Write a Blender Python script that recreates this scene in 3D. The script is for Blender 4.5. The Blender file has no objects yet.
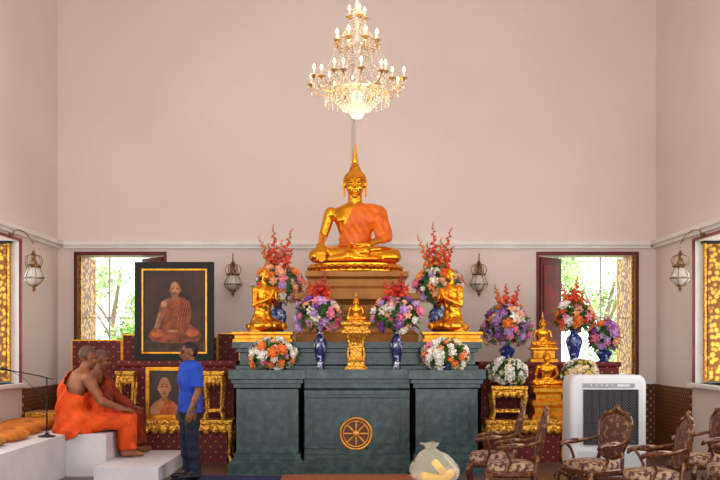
import bpy, bmesh, math, random
from mathutils import Vector, Matrix, Euler
random.seed(7)
F=1068.0; H=1.6
def X(px,d): return (px-357)*d/F
def Z(py,d): return H+(345-py)*d/F
def V(*a): return Vector(a)
COL=bpy.context.scene.collection
pi=math.pi
# ---------------------------------------------------------------- geometry
class G:
    def __init__(s): s.v=[];s.f=[];s.m=[];s.M=Matrix();s.st=[];s.mi=0
    def push(s,M): s.st.append(s.M.copy()); s.M=s.M@M
    def pop(s): s.M=s.st.pop()
    def add(s,vs,fs):
        b=len(s.v); s.v+= [s.M@Vector(v) for v in vs]
        s.f+= [tuple(b+i for i in f) for f in fs]; s.m+=[s.mi]*len(fs)
    def box(s,x0,x1,y0,y1,z0,z1):
        s.add([(x0,y0,z0),(x1,y0,z0),(x1,y1,z0),(x0,y1,z0),(x0,y0,z1),(x1,y0,z1),(x1,y1,z1),(x0,y1,z1)],
              [(0,3,2,1),(4,5,6,7),(0,1,5,4),(1,2,6,5),(2,3,7,6),(3,0,4,7)])
    def rings(s,R,cap=True):
        n=len(R[0]); vs=[p for r in R for p in r]; fs=[]
        for i in range(len(R)-1):
            for j in range(n):
                k=(j+1)%n; fs.append((i*n+j,i*n+k,(i+1)*n+k,(i+1)*n+j))
        if cap:
            fs.append(tuple(range(n))[::-1]); fs.append(tuple((len(R)-1)*n+j for j in range(n)))
        s.add(vs,fs)
    def stack(s,L,cx=0,cy=0):   # (hx,hy,z)
        s.rings([[(cx-a,cy-b,z),(cx+a,cy-b,z),(cx+a,cy+b,z),(cx-a,cy+b,z)] for a,b,z in L])
    def lathe(s,P,c=(0,0,0),n=20,sx=1,sy=1,ripple=0,rn=12):
        R=[]
        for r,z in P:
            ring=[]
            for j in range(n):
                a=2*pi*j/n; rr=max(r,.0004)*(1+ripple*math.cos(rn*a))
                ring.append((c[0]+rr*math.cos(a)*sx,c[1]+rr*math.sin(a)*sy,c[2]+z))
            R.append(ring)
        s.rings(R)
    def tube(s,pts,r,n=8,flat=None):
        pts=[Vector(p) for p in pts]; m=len(pts)
        rs=r if isinstance(r,(list,tuple)) else [r]*m
        R=[]; u=None
        for i,p in enumerate(pts):
            t=(pts[min(i+1,m-1)]-pts[max(i-1,0)]).normalized()
            if u is None:
                u=t.orthogonal().normalized() if flat is None else (Vector(flat)-t*Vector(flat).dot(t)).normalized()
            u=(u-t*u.dot(t)).normalized(); w=t.cross(u)
            R.append([p+(u*math.cos(2*pi*j/n)+w*math.sin(2*pi*j/n))*rs[i] for j in range(n)])
        s.rings(R)
    def ell(s,c,r,n=14,rot=None):
        m=max(4,n//2); R=[]
        rm=rot.to_matrix() if rot else None
        for i in range(m+1):
            a=-pi/2+pi*i/m; cz=math.sin(a); cr=max(math.cos(a),.01); ring=[]
            for j in range(n):
                b=2*pi*j/n; p=Vector((r[0]*cr*math.cos(b),r[1]*cr*math.sin(b),r[2]*cz))
                if rm: p=rm@p
                ring.append(p+Vector(c))
            R.append(ring)
        s.rings(R)
    def cap(s,p0,p1,r0,r1,n=12):
        p0=Vector(p0);p1=Vector(p1)
        s.tube([p0,p1],[r0,r1],n); s.ell(p0,(r0,)*3,n); s.ell(p1,(r1,)*3,n)
    def loft(s,C,lat,RR,n=20):
        C=[Vector(c) for c in C]; lat=Vector(lat).normalized(); R=[]
        for i,c in enumerate(C):
            t=(C[min(i+1,len(C)-1)]-C[max(i-1,0)]).normalized()
            l=(lat-t*lat.dot(t)).normalized(); b=t.cross(l)
            a_,b_=RR[i]
            R.append([c+l*math.cos(2*pi*j/n)*a_+b*math.sin(2*pi*j/n)*b_ for j in range(n)])
        s.rings(R)
    def mesh(s,name,mats,sharp=.6,recalc=True):
        me=bpy.data.meshes.new(name); me.from_pydata([tuple(v) for v in s.v],[],s.f)
        for m in (mats if isinstance(mats,(list,tuple)) else [mats]): me.materials.append(m)
        me.polygons.foreach_set('material_index',s.m)
        if recalc:
            bm=bmesh.new(); bm.from_mesh(me); bmesh.ops.recalc_face_normals(bm,faces=bm.faces); bm.to_mesh(me); bm.free()
        me.polygons.foreach_set('use_smooth',[True]*len(me.polygons))
        if sharp is not None: me.set_sharp_from_angle(angle=sharp)
        me.update(); return me
def remesh(g,name,mat,vox,it=3):
    me=g.mesh(name+'_raw',mat,None); o=bpy.data.objects.new('tmp',me); COL.objects.link(o)
    m=o.modifiers.new('r','REMESH'); m.mode='VOXEL'; m.voxel_size=vox; m.use_smooth_shade=True
    if it:
        q=o.modifiers.new('s','SMOOTH'); q.factor=.5; q.iterations=it
    dg=bpy.context.evaluated_depsgraph_get(); dg.update()
    me2=bpy.data.meshes.new_from_object(o.evaluated_get(dg)); me2.name=name
    bpy.data.objects.remove(o); me2.materials.clear(); me2.materials.append(mat)
    me2.polygons.foreach_set('material_index',[0]*len(me2.polygons))
    me2.polygons.foreach_set('use_smooth',[True]*len(me2.polygons))
    return me2
def inflate(me,name,mat,amt,keep=None,fold=None,planes=()):
    bm=bmesh.new(); bm.from_mesh(me); bm.normal_update()
    dl=[f for f in bm.faces if keep and not keep(f.calc_center_median())]
    new=[(v,v.co+v.normal*(amt+(fold(v.co) if fold else 0))) for v in bm.verts]
    for v,c in new: v.co=c
    if dl: bmesh.ops.delete(bm,geom=dl,context='FACES')
    for co,no in planes:
        bmesh.ops.bisect_plane(bm,geom=bm.verts[:]+bm.edges[:]+bm.faces[:],plane_co=co,plane_no=Vector(no).normalized(),clear_outer=True)
    m2=bpy.data.meshes.new(name); bm.to_mesh(m2); bm.free()
    m2.materials.clear(); m2.materials.append(mat)
    m2.polygons.foreach_set('use_smooth',[True]*len(m2.polygons)); return m2
# ---------------------------------------------------------------- objects
def link(o): COL.objects.link(o); return o
def thing(name,label,cat,loc=(0,0,0),rot=0,group=None,scale=1,mesh=None):
    o=link(bpy.data.objects.new(name,mesh)); o.location=loc; o.rotation_euler=(0,0,rot); o.scale=(scale,)*3
    if mesh is None: o.empty_display_size=.1
    o['label']=label; o['category']=cat
    if group: o['group']=group
    return o
def part(name,me,par,mats=None,sharp=.6,label=None,stuff=False,loc=None):
    if isinstance(me,G): me=me.mesh(name,mats,sharp)
    o=link(bpy.data.objects.new(name,me)); o.parent=par
    if loc is not None: o.location=loc
    if label: o['label']=label
    if stuff: o['kind']='stuff'
    return o
def copy_tree(src,par=None):
    o=src.copy(); COL.objects.link(o)
    if par is not None: o.parent=par
    for c in src.children: copy_tree(c,o)
    return o
def copy_thing(src,loc,rot=None,label=None,scale=None):
    o=copy_tree(src); o.location=loc
    if rot is not None: o.rotation_euler=(0,0,rot)
    if label: o['label']=label
    if scale: o.scale=(scale,)*3
    return o
def struct(name,g,mats,sharp=.5):
    o=link(bpy.data.objects.new(name,g.mesh(name,mats,sharp))); o['kind']='structure'; return o
# ---------------------------------------------------------------- materials
def lin(c):
    r=[]
    for x in c:
        x/=255; r.append(x/12.92 if x<=.04045 else ((x+.055)/1.055)**2.4)
    return (*r,1)
def mat(name,c,rough=.5,metal=0,c2=None,ns=6,lo=.4,hi=.6,bump=0,bs=30,emit=0,ec=None,alpha=1,trans=0,vor=False,coat=0,ior=1.45):
    m=bpy.data.materials.new(name); m.use_nodes=True; nt=m.node_tree; N=nt.nodes; L=nt.links
    p=N['Principled BSDF']; p.inputs['Base Color'].default_value=lin(c); p.inputs['Roughness'].default_value=rough
    p.inputs['Metallic'].default_value=metal; p.inputs['Alpha'].default_value=alpha; p.inputs['Transmission Weight'].default_value=trans
    p.inputs['Coat Weight'].default_value=coat; p.inputs['IOR'].default_value=ior
    if emit:
        p.inputs['Emission Color'].default_value=lin(ec or c); p.inputs['Emission Strength'].default_value=emit
    tc=N.new('ShaderNodeTexCoord')
    def tex(sc):
        if vor:
            t=N.new('ShaderNodeTexVoronoi'); t.inputs['Scale'].default_value=sc; o=t.outputs['Distance']
        else:
            t=N.new('ShaderNodeTexNoise'); t.inputs['Scale'].default_value=sc; t.inputs['Detail'].default_value=4; o=t.outputs['Fac']
        L.new(tc.outputs['Object'],t.inputs['Vector']); return o
    if c2:
        o=tex(ns); r=N.new('ShaderNodeValToRGB'); r.color_ramp.elements[0].position=lo; r.color_ramp.elements[1].position=hi
        r.color_ramp.elements[0].color=lin(c); r.color_ramp.elements[1].color=lin(c2)
        L.new(o,r.inputs['Fac']); L.new(r.outputs['Color'],p.inputs['Base Color'])
    if bump:
        o=tex(bs); b=N.new('ShaderNodeBump'); b.inputs['Strength'].default_value=bump; b.inputs['Distance'].default_value=.02
        L.new(o,b.inputs['Height']); L.new(b.outputs['Normal'],p.inputs['Normal'])
    return m
def patmat(name,base,dot,scale,thr,rough=.6,metal=0):
    m=mat(name,base,rough,metal); nt=m.node_tree; N=nt.nodes; L=nt.links; p=N['Principled BSDF']
    tc=N.new('ShaderNodeTexCoord'); sp=N.new('ShaderNodeSeparateXYZ'); L.new(tc.outputs['Object'],sp.inputs[0])
    ad=N.new('ShaderNodeMath'); L.new(sp.outputs['X'],ad.inputs[0]); L.new(sp.outputs['Y'],ad.inputs[1])
    a=N.new('ShaderNodeMath'); a.operation='ADD'; L.new(ad.outputs[0],a.inputs[0]); L.new(sp.outputs['Z'],a.inputs[1])
    b=N.new('ShaderNodeMath'); b.operation='SUBTRACT'; L.new(ad.outputs[0],b.inputs[0]); L.new(sp.outputs['Z'],b.inputs[1])
    cb=N.new('ShaderNodeCombineXYZ'); L.new(a.outputs[0],cb.inputs[0]); L.new(b.outputs[0],cb.inputs[1])
    v=N.new('ShaderNodeTexVoronoi'); v.voronoi_dimensions='2D'; v.inputs['Scale'].default_value=scale; v.inputs['Randomness'].default_value=0
    L.new(cb.outputs[0],v.inputs['Vector'])
    r=N.new('ShaderNodeValToRGB'); r.color_ramp.interpolation='CONSTANT'; r.color_ramp.elements[0].color=lin(dot); r.color_ramp.elements[1].color=lin(base)
    r.color_ramp.elements[1].position=thr
    L.new(v.outputs['Distance'],r.inputs['Fac']); L.new(r.outputs['Color'],p.inputs['Base Color']); return m
M_wall=mat('plaster_cream_pink',(231,216,208),.85,c2=(223,206,199),ns=.5,lo=.35,hi=.7,bump=.02,bs=40)
M_white=mat('white_paint',(238,233,229),.6,c2=(230,224,219),ns=3)
M_red=mat('red_lacquer',(150,22,30),.4,c2=(110,14,22),ns=4)
M_dred=mat('dark_red_lacquer',(108,18,26),.45,c2=(86,12,20),ns=4)
M_goldw=mat('gold_lacquer_pattern',(240,186,62),.4,.25,c2=(128,72,18),ns=15,lo=.3,hi=.58,vor=True,bump=.2,bs=15)
M_gold=mat('polished_gold',(250,178,50),.24,.95,c2=(236,152,34),ns=3,lo=.3,hi=.7)
M_gold2=mat('burnished_gold',(236,166,50),.34,.85,c2=(180,106,26),ns=14,lo=.45,hi=.75,bump=.1,bs=20)
M_gilt=mat('carved_gilt',(248,190,72),.34,.75,c2=(170,98,30),ns=38,lo=.32,hi=.8,vor=True,bump=.4,bs=38)
M_bronze=mat('pedestal_gold_brown',(158,104,44),.42,.45,c2=(128,80,32),ns=3,lo=.35,hi=.65,bump=.1,bs=12)
M_wheel=mat('wheel_gilt',(206,144,62),.35,.6)
M_marble=mat('green_marble',(38,55,56),.22,c2=(66,87,86),ns=11,lo=.4,hi=.75,coat=.2)
M_marbleD=mat('dark_green_marble',(31,46,47),.22,c2=(54,73,72),ns=12,lo=.4,hi=.7,coat=.2)
M_redgold=patmat('red_gold_lattice',(98,14,22),(184,126,48),7,.11)
M_wains=patmat('wainscot_tile',(84,44,24),(180,124,52),9,.26,.4)
M_floor=mat('floor_stone',(96,74,66),.35,c2=(76,56,50),ns=4)
M_blue=mat('blue_carpet',(24,30,72),.95,c2=(34,42,90),ns=30,bump=.3,bs=200)
M_rug=patmat('red_rug',(126,36,30),(186,130,84),12,.3,.95)
M_skin=mat('skin_brown',(158,98,64),.5,c2=(142,84,54),ns=8)
M_skin2=mat('skin_tan',(136,86,60),.5,c2=(120,74,50),ns=8)
M_hair=mat('black_hair',(18,15,14),.5,bump=.3,bs=120)
M_stub=mat('shaved_scalp',(98,68,52),.6,c2=(84,58,46),ns=60)
M_orange=mat('orange_robe',(238,88,10),.75,c2=(210,66,6),ns=5,lo=.35,hi=.65,bump=.15,bs=18)
M_sash=mat('orange_satin',(234,112,12),.42,c2=(214,94,8),ns=6,bump=.08,bs=14)
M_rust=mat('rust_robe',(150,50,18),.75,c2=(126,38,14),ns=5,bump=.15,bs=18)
M_tee=mat('blue_tshirt',(28,72,184),.8,c2=(22,58,158),ns=6,bump=.15,bs=14)
M_jean=mat('navy_trousers',(24,28,50),.85,c2=(18,22,40),ns=10)
M_black=mat('black_plastic',(18,18,20),.4)
M_eye=mat('eye_dark',(14,10,9),.3)
M_lip=mat('lip_brown',(112,58,48),.5)
M_cloth=mat('white_cloth',(212,208,210),.85,c2=(202,198,202),ns=3,bump=.08,bs=8)
M_wood=mat('carved_gilt_wood',(82,42,22),.32,.25,c2=(160,104,46),ns=26,lo=.52,hi=.74,bump=.3,bs=30,coat=.3)
M_uph=mat('floral_upholstery',(176,146,116),.85,c2=(84,52,50),ns=18,lo=.46,hi=.56)
M_uphd=mat('floral_back',(84,52,44),.85,c2=(140,104,78),ns=18,lo=.52,hi=.62)
M_blackw=mat('black_frame_wood',(14,10,9),.6)
M_cw=mat('cooler_white',(206,208,211),.4)
M_cg=mat('cooler_grey',(38,41,46),.5)
M_pad=patmat('cooling_pad',(84,84,88),(26,26,30),30,.44,.8)
M_brass=mat('aged_brass',(172,138,100),.32,.7,c2=(104,80,58),ns=20,bump=.2,bs=30)
M_glass=mat('lamp_glass',(226,222,214),.12,alpha=.75,coat=.6)
M_crys=mat('crystal',(252,242,226),.08,metal=.35,alpha=.9,coat=1)
M_chg=mat('chandelier_gold',(222,176,110),.25,.8)
M_bulb=mat('warm_bulb',(255,214,140),.4,emit=14,ec=(255,200,125))
M_bowl=mat('glowing_glass',(255,224,170),.3,emit=1.1,ec=(255,200,125))
M_candle=mat('candle_tube',(250,235,205),.5,emit=.3,ec=(255,220,170))
M_china=mat('blue_white_china',(200,206,220),.15,c2=(22,32,90),ns=16,lo=.40,hi=.46,coat=.6)
M_chinab=mat('blue_china',(34,54,124),.15,c2=(170,186,214),ns=18,lo=.56,hi=.63,coat=.6)
M_leaf=mat('leaf_green',(52,96,40),.55,c2=(84,130,60),ns=12)
M_stem=mat('stem_green',(70,110,50),.6)
FC={'white':(248,242,232),'cream':(248,228,180),'orange':(248,134,60),'peach':(252,184,140),'red':(214,40,36),'pink':(240,130,165),
    'purple':(140,74,168),'lilac':(200,156,218),'yellow':(246,210,80),'magenta':(196,50,116),'coral':(244,84,44)}
FM={k:mat('petal_'+k,c,.6,c2=tuple(max(0,int(x*.85)) for x in c),ns=2) for k,c in FC.items()}
# ================================================================= ROOM
W=4.62; D=16.5; HC=8.2; T=.5
def wall_grid(us,zs,holes,fn):
    g=G()
    for i in range(len(us)-1):
        for k in range(len(zs)-1):
            uc=(us[i]+us[i+1])/2; zc=(zs[k]+zs[k+1])/2
            if any(h[0]<uc<h[1] and h[2]<zc<h[3] for h in holes): continue
            fn(g,us[i],us[i+1],zs[k],zs[k+1])
    return g
BL=(-4.34,-2.97,1.12,3.0); BR=(2.8,4.32,1.12,3.0)
g=wall_grid([-W-T,BL[0],BL[1],BR[0],BR[1],W+T],[0,1.12,3.0,HC],[BL,BR],lambda g,a,b,c,d:g.box(a,b,D,D+T,c,d))
struct('wall_back',g,M_wall)
SW=[(13.0,14.67,1.08,3.04),(9.0,10.6,1.08,3.04),(5.0,6.6,1.08,3.04)]
us=[-2,5,6.6,9,10.6,13.0,14.67,D]
g=wall_grid(us,[0,1.08,3.04,HC],SW,lambda g,a,b,c,d:g.box(-W-T,-W,a,b,c,d)); struct('wall_left',g,M_wall)
g=wall_grid(us,[0,1.08,3.04,HC],SW,lambda g,a,b,c,d:g.box(W,W+T,a,b,c,d)); struct('wall_right',g,M_wall)
g=G(); g.box(-W-T,W+T,-2,D+T,-.1,0); struct('floor',g,M_floor)
g=G(); g.box(-W-T,W+T,-2,D+T,HC,HC+.1); struct('ceiling',g,M_white)
zl=3.18
g=G(); g.box(-W+.1,W-.1,D-.09,D,zl-.04,zl+.02); g.box(-W+.1,W-.1,D-.05,D,zl-.09,zl-.04); struct('trim_1',g,M_white)
for n,sx in ((2,-1),(3,1)):
    g=G(); a,b=sorted((sx*W,sx*(W-.09))); g.box(a,b,-2,D,zl-.04,zl+.02); a,b=sorted((sx*W,sx*(W-.05))); g.box(a,b,-2,D,zl-.09,zl-.04); struct('trim_%d'%n,g,M_white)
g=G(); g.box(-W+.03,W-.03,D-.03,D,0,1.0); struct('trim_4',g,M_wains)
g=G(); g.box(-W,-W+.03,14.72,D,0,1.0); struct('trim_5',g,M_wains)
g=G(); g.box(W-.03,W,14.72,D,0,1.0); struct('trim_6',g,M_wains)
g=G(); g.box(-W+.06,W-.06,D-.06,D,1.0,1.05); struct('trim_7',g,M_white)
def sroot(n):
    r=link(bpy.data.objects.new('window_%d'%n,None)); r['kind']='structure'; return r
def win_back(n,h,flip):
    x0,x1,z0,z1=h; r=sroot(n)
    g=G(); e=.014
    g.box(x0-.03,x0+e,D-.02,D+.02,z0,z1+.04); g.box(x1-e,x1+.03,D-.02,D+.02,z0,z1+.04); g.box(x0+e,x1-e,D-.02,D+.02,z1-e,z1+.04)
    part('frame',g,r,M_dred)['kind']='structure'
    g=G(); g.box(x0,x0+.012,D+.02,D+T,z0+.02,z1-.012); g.box(x1-.012,x1,D+.02,D+T,z0+.02,z1-.012); g.box(x0+.012,x1-.012,D+.02,D+T,z1-.012,z1); part('reveal_lining',g,r,M_white)['kind']='structure'
    g=G(); g.box(x0-.05,x1+.05,D-.08,D+.02,z0-.05,z0); g.box(x0+.05,x1-.05,D+.02,D+T,z0,z0+.02); part('sill',g,r,M_white)['kind']='structure'
    xo=x0 if flip<0 else x1
    g=G(); g.push(Matrix.Translation((xo-flip*.05,D+.03,0))@Matrix.Rotation(math.radians(90+flip*4),4,'Z'))
    g.box(0,.72,-.02,.02,z0+.03,z1-.02); g.mi=1
    for q in (0,.69): g.box(q,q+.03,-.025,.025,z0+.025,z1-.015)
    g.pop(); part('shutter',g,r,[M_goldw,M_gilt],label='gilt lacquered shutter')['kind']='structure'
    xi=x1 if flip<0 else x0
    g=G(); g.push(Matrix.Translation((xi+flip*.03,D+.06,0))@Matrix.Rotation((math.radians(48) if flip>0 else math.radians(132)),4,'Z'))
    g.box(0,.60,-.025,.025,z0+.05,z1-.03); g.mi=1
    for c,d in ((z0+.15,z0+.85),(z0+.95,z1-.15)): g.box(.08,.52,-.032,.032,c,d)
    g.pop(); part('shutter',g,r,[M_dred,M_red],label='dark red shutter')['kind']='structure'
    g=G(); xx=x0+(x1-x0)*.3 if flip<0 else x1-(x1-x0)*.3
    g.box(xx-.012,xx+.012,D+T-.05,D+T-.02,z0,z1)
    g.box(x0,x1,D+T-.05,D+T-.02,z0+.9,z0+.92)
    part('mullion',g,r,M_white)['kind']='structure'
win_back(1,BL,-1); win_back(2,BR,1)
def win_side(n,sx):
    y0,y1,z0,z1=SW[0]; r=sroot(n)
    def bx(g,xa,xb,*a): p,q=sorted((sx*xa,sx*xb)); g.box(p,q,*a)
    g=G(); bx(g,W-.012,W+.02,y1-.008,y1+.03,z0,z1+.02); bx(g,W-.012,W+.02,y0-.02,y0+.02,z0,z1+.02); bx(g,W-.012,W+.02,y0+.02,y1-.008,z1-.01,z1+.02)
    part('frame',g,r,M_red)['kind']='structure'
    g=G(); bx(g,W+.02,W+.5,y1-.02,y1,z0,z1-.02); bx(g,W+.02,W+.5,y0+.02,y1-.02,z1-.02,z1-.0); part('reveal_lining',g,r,M_white)['kind']='structure'
    g=G(); bx(g,W-.08,W+.5,y0-.05,y1+.05,z0-.05,z0); part('sill',g,r,M_white)['kind']='structure'
    g=G(); bx(g,W+.13,W+.95,y1-.1,y1-.05,z0+.03,z1-.06); g.mi=1; bx(g,W+.12,W+.145,y1-.11,y1-.04,z0+.02,z1-.05)
    g.mi=2; bx(g,W+.16,W+.17,y1-.105,y1-.1,z0+.05,z1-.1)
    part('shutter',g,r,[M_goldw,M_gilt,M_dred],label='gilt lacquered shutter')['kind']='structure'
    g=G(); bx(g,W+.10,W+.6,y1-.14,y1-.03,z1-.05,z1+.0); part('shutter_rail',g,r,M_black)['kind']='structure'
win_side(3,-1); win_side(4,1)
g=G(); g.box(-2.2,1.2,11.2,13.0,0,.012)
thing('carpet','dark navy blue carpet laid before the marble altar','carpet',mesh=g.mesh('carpet',M_blue))
g=G(); g.box(-.9,1.0,11.6,12.98,.013,.028)
thing('rug','red patterned rug lying on the blue carpet','rug',mesh=g.mesh('rug',M_rug))
# ================================================================= ALTAR
al=thing('marble_altar','stepped grey-green marble altar with recessed central bay','altar',(0,0,0))
def lv(g,x0,x1,yf,L,yb=15.9):
    g.rings([[(x0-o,yf-o,z),(x1+o,yf-o,z),(x1+o,yb,z),(x0-o,yb,z)] for o,z in L])
P=[(.10,.0),(.10,.13),(.065,.135),(.065,.17),(.03,.18),(.03,.25),(.0,.26),(0,1.05),(.03,1.07),(.03,1.12),(.06,1.125),(.06,1.17),(.09,1.18),(.09,1.29)]
for sx in (-1,1):
    a,b=sorted((sx*1.5,sx*.73)); g=G(); lv(g,a,b,13.28,P); part('side_pier',g,al,M_marble,.15)
    g=G()
    for (a,b,c,d) in ((.82,1.42,.90,.94),(.82,1.42,.36,.40),(.82,.86,.40,.90),(1.38,1.42,.40,.90)):
        p,q=sorted((sx*a,sx*b)); g.box(p,q,13.262,13.28,c,d)
    part('side_panel',g,al,M_marbleD,.3)
PB=[(.18,.0),(.18,.10),(.15,.105),(.15,.16),(.10,.17),(.10,.22),(.05,.23),(.05,.29),(0,.30),(0,.93),(.03,.94),(.03,.98),(.07,.985),(.07,1.03),(.02,1.06),(.02,1.12),(.05,1.125),(.05,1.17),(.12,1.18),(.12,1.294)]
g=G(); g.rings([[(-.66,13.45-o,z),(.66,13.45-o,z),(.66,15.9,z),(-.66,15.9,z)] for o,z in PB]); part('centre_bay',g,al,M_marble,.15)
g=G()
for a in ((-.56,.56,13.435,13.45,.86,.89),(-.56,-.53,13.435,13.45,.37,.86),(.53,.56,13.435,13.45,.37,.86),(-.53,.53,13.435,13.45,.34,.37)): g.box(*a)
part('front_panel',g,al,M_marbleD,.3)
g=G(); lv(g,-1.52,1.52,13.84,[(.05,1.29),(.05,1.33),(0,1.35),(0,1.50),(.04,1.51),(.04,1.55),(.09,1.56),(.09,1.64)]); part('upper_tier',g,al,M_marble,.15)
wl=thing('dharma_wheel','carved golden dharma wheel with eight spokes mounted on altar','emblem',(X(356,13.4),13.426,Z(434,13.4)))
g=G(); 
for R,r in ((.195,.016),(.16,.009)):
    g.tube([(R*math.cos(a*pi/16),0,R*math.sin(a*pi/16)) for a in range(33)],r,8)
part('rim',g,wl,M_wheel)
for k in range(8):
    a=k*pi/4; g=G(); g.tube([(.03*math.cos(a),0,.03*math.sin(a)),(.1*math.cos(a),0,.1*math.sin(a)),(.165*math.cos(a),0,.165*math.sin(a))],[.009,.016,.009],8); part('spoke',g,wl,M_wheel)
g=G(); g.ell((0,-.005,0),(.045,.02,.045)); part('hub',g,wl,M_wheel)
g=G(); g.rings([[(.185*math.cos(a*pi/16),y,.185*math.sin(a*pi/16)) for a in range(32)] for y in (.006,.022)]); part('backplate',g,wl,mat('wheel_back',(96,50,30),.5))
pd=thing('statue_pedestal','brown-gold stepped throne pedestal on the altar','pedestal',(0,14.97,1.64))
g=G(); g.stack([(.83,.60,0),(.83,.60,.10),(.78,.56,.14),(.76,.54,.18),(.76,.54,.50),(.79,.56,.54),(.84,.60,.58),(.84,.60,.66)])
part('lower_block',g,pd,M_bronze,.3)
g=G(); g.stack([(.70,.54,.66),(.70,.54,.72),(.65,.5,.76),(.65,.5,.85),(.70,.54,.89),(.70,.54,.96)]); part('upper_block',g,pd,M_bronze,.3)
g=G()
for k in range(9): g.box(-.70+k*.16,-.585+k*.16,-.555,-.535,.24,.44)
part('carved_panels',g,pd,mat('dark_bronze_panel',(128,80,34),.4,.5,bump=.4,bs=30,vor=True),.3)
# ================================================================= FIGURES
def frameM(c,fwd,up,s=1):
    f=Vector(fwd).normalized(); u=Vector(up); u=(u-f*u.dot(f)).normalized(); x=u.cross(f)
    M=Matrix(((x[0],-f[0],u[0],c[0]),(x[1],-f[1],u[1],c[1]),(x[2],-f[2],u[2],c[2]),(0,0,0,1)))
    return M@Matrix.Scale(s,4)
def head(g,c,fwd,up,s=1,ears=1):
    g.push(frameM(c,fwd,up,s))
    g.ell((0,.012,.02),(.076,.094,.096)); g.ell((0,-.022,-.045),(.057,.07,.07)); g.ell((0,-.05,-.096),(.026,.028,.02))
    g.ell((0,-.1,-.018),(.013,.02,.026)); g.ell((0,-.08,.022),(.05,.018,.011)); g.ell((0,-.092,-.056),(.025,.012,.010))
    for s_ in (-1,1):
        g.ell((s_*.08,.01,-.012-.02*(ears-1)),(.011,.022,.034*ears)); g.ell((s_*.036,-.072,-.03),(.022,.022,.022))
    g.pop()
def hand(g,w,d,pn,thumb,s=1,curl=.4):
    w=Vector(w); d=Vector(d).normalized(); pn=Vector(pn); pn=(pn-d*pn.dot(d)).normalized(); side=d.cross(pn)*thumb
    for q in range(5):
        o=(-.03+.015*q)*s
        g.cap(w+side*o*.6,w+d*.085*s+side*o,.016*s,.013*s,8)
    for i,(l,o) in enumerate(((.066,.03),(.076,.010),(.07,-.010),(.055,-.03))):
        k=w+d*.085*s+side*o*s; a=curl*.5; b=curl*1.3
        m=k+(d*math.cos(a)+pn*math.sin(a))*l*.5*s; e=m+(d*math.cos(b)+pn*math.sin(b))*l*.5*s
        g.cap(k,m,.0095*s,.009*s,8); g.cap(m,e,.009*s,.0075*s,8)
    k=w+d*.03*s+side*.03*s; m=k+(d*.7+side*.7+pn*.2).normalized()*.035*s; e=m+(d*.95+side*.25+pn*.3).normalized()*.03*s
    g.cap(k,m,.012*s,.010*s,8); g.cap(m,e,.010*s,.008*s,8)
def human(g,J,feet=True):
    sh=J['sh']; lat=(Vector(sh[1])-Vector(sh[0])).normalized()
    g.loft(J['spine'],lat,J.get('sr',[(.12,.09),(.158,.112),(.138,.10),(.165,.115),(.175,.105),(.10,.075),(.055,.055)]))
    nk=J['spine'][-1]; g.cap(nk,Vector(J['head'])+Vector((0,0,-.04)),.054,.05)
    for i in (0,1):
        s_=Vector(sh[i]); e=Vector(J['el'][i]); w=Vector(J['wr'][i])
        g.ell(s_,(.062,.062,.062)); g.cap(s_,e,.054,.041); g.cap(s_.lerp(e,.1),s_.lerp(e,.5),.056,.05); g.cap(e,w,.042,.028); g.cap(e,e.lerp(w,.45),.042,.041)
        g.cap(Vector(J['spine'][4]),s_,.07,.058)
        hd,pn,th=J['hand'][i]; hand(g,w,hd,pn,th,curl=J.get('curl',.4))
        h=Vector(J['hip'][i]); k=Vector(J['kn'][i]); a=Vector(J['an'][i]); t=Vector(J['toe'][i])
        g.cap(h,k,.092,.06); g.cap(k,a,.056,.036); g.cap(k.lerp(a,.15),k.lerp(a,.45),.058,.056)
        if feet:
            g.ell(a,(.036,.036,.036)); g.cap(a+(a-t)*.12+V(0,0,-.035),t,.034,.026); g.cap(a,t,.034,.024); g.cap(a+V(0,0,-.03),t+lat*.02,.032,.022); g.cap(a+V(0,0,-.03),t-lat*.02,.032,.022)
    head(g,J['head'],J['hf'],J.get('hu',(0,0,1)))
def face_parts(root,c,fwd,up=(0,0,1),s=1):
    M=frameM(c,fwd,up,s)
    for s_ in (-1,1):
        g=G(); g.push(M); g.ell((s_*.031,-.082,.002),(.013,.01,.006),10); part('eye',g,root,M_eye)
        g=G(); g.push(M); g.ell((s_*.032,-.094,.026),(.02,.006,.005),10); part('eyebrow',g,root,M_hair)
    g=G(); g.push(M); g.ell((0,-.1,-.056),(.022,.007,.007),10); part('mouth',g,root,M_lip)
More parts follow.
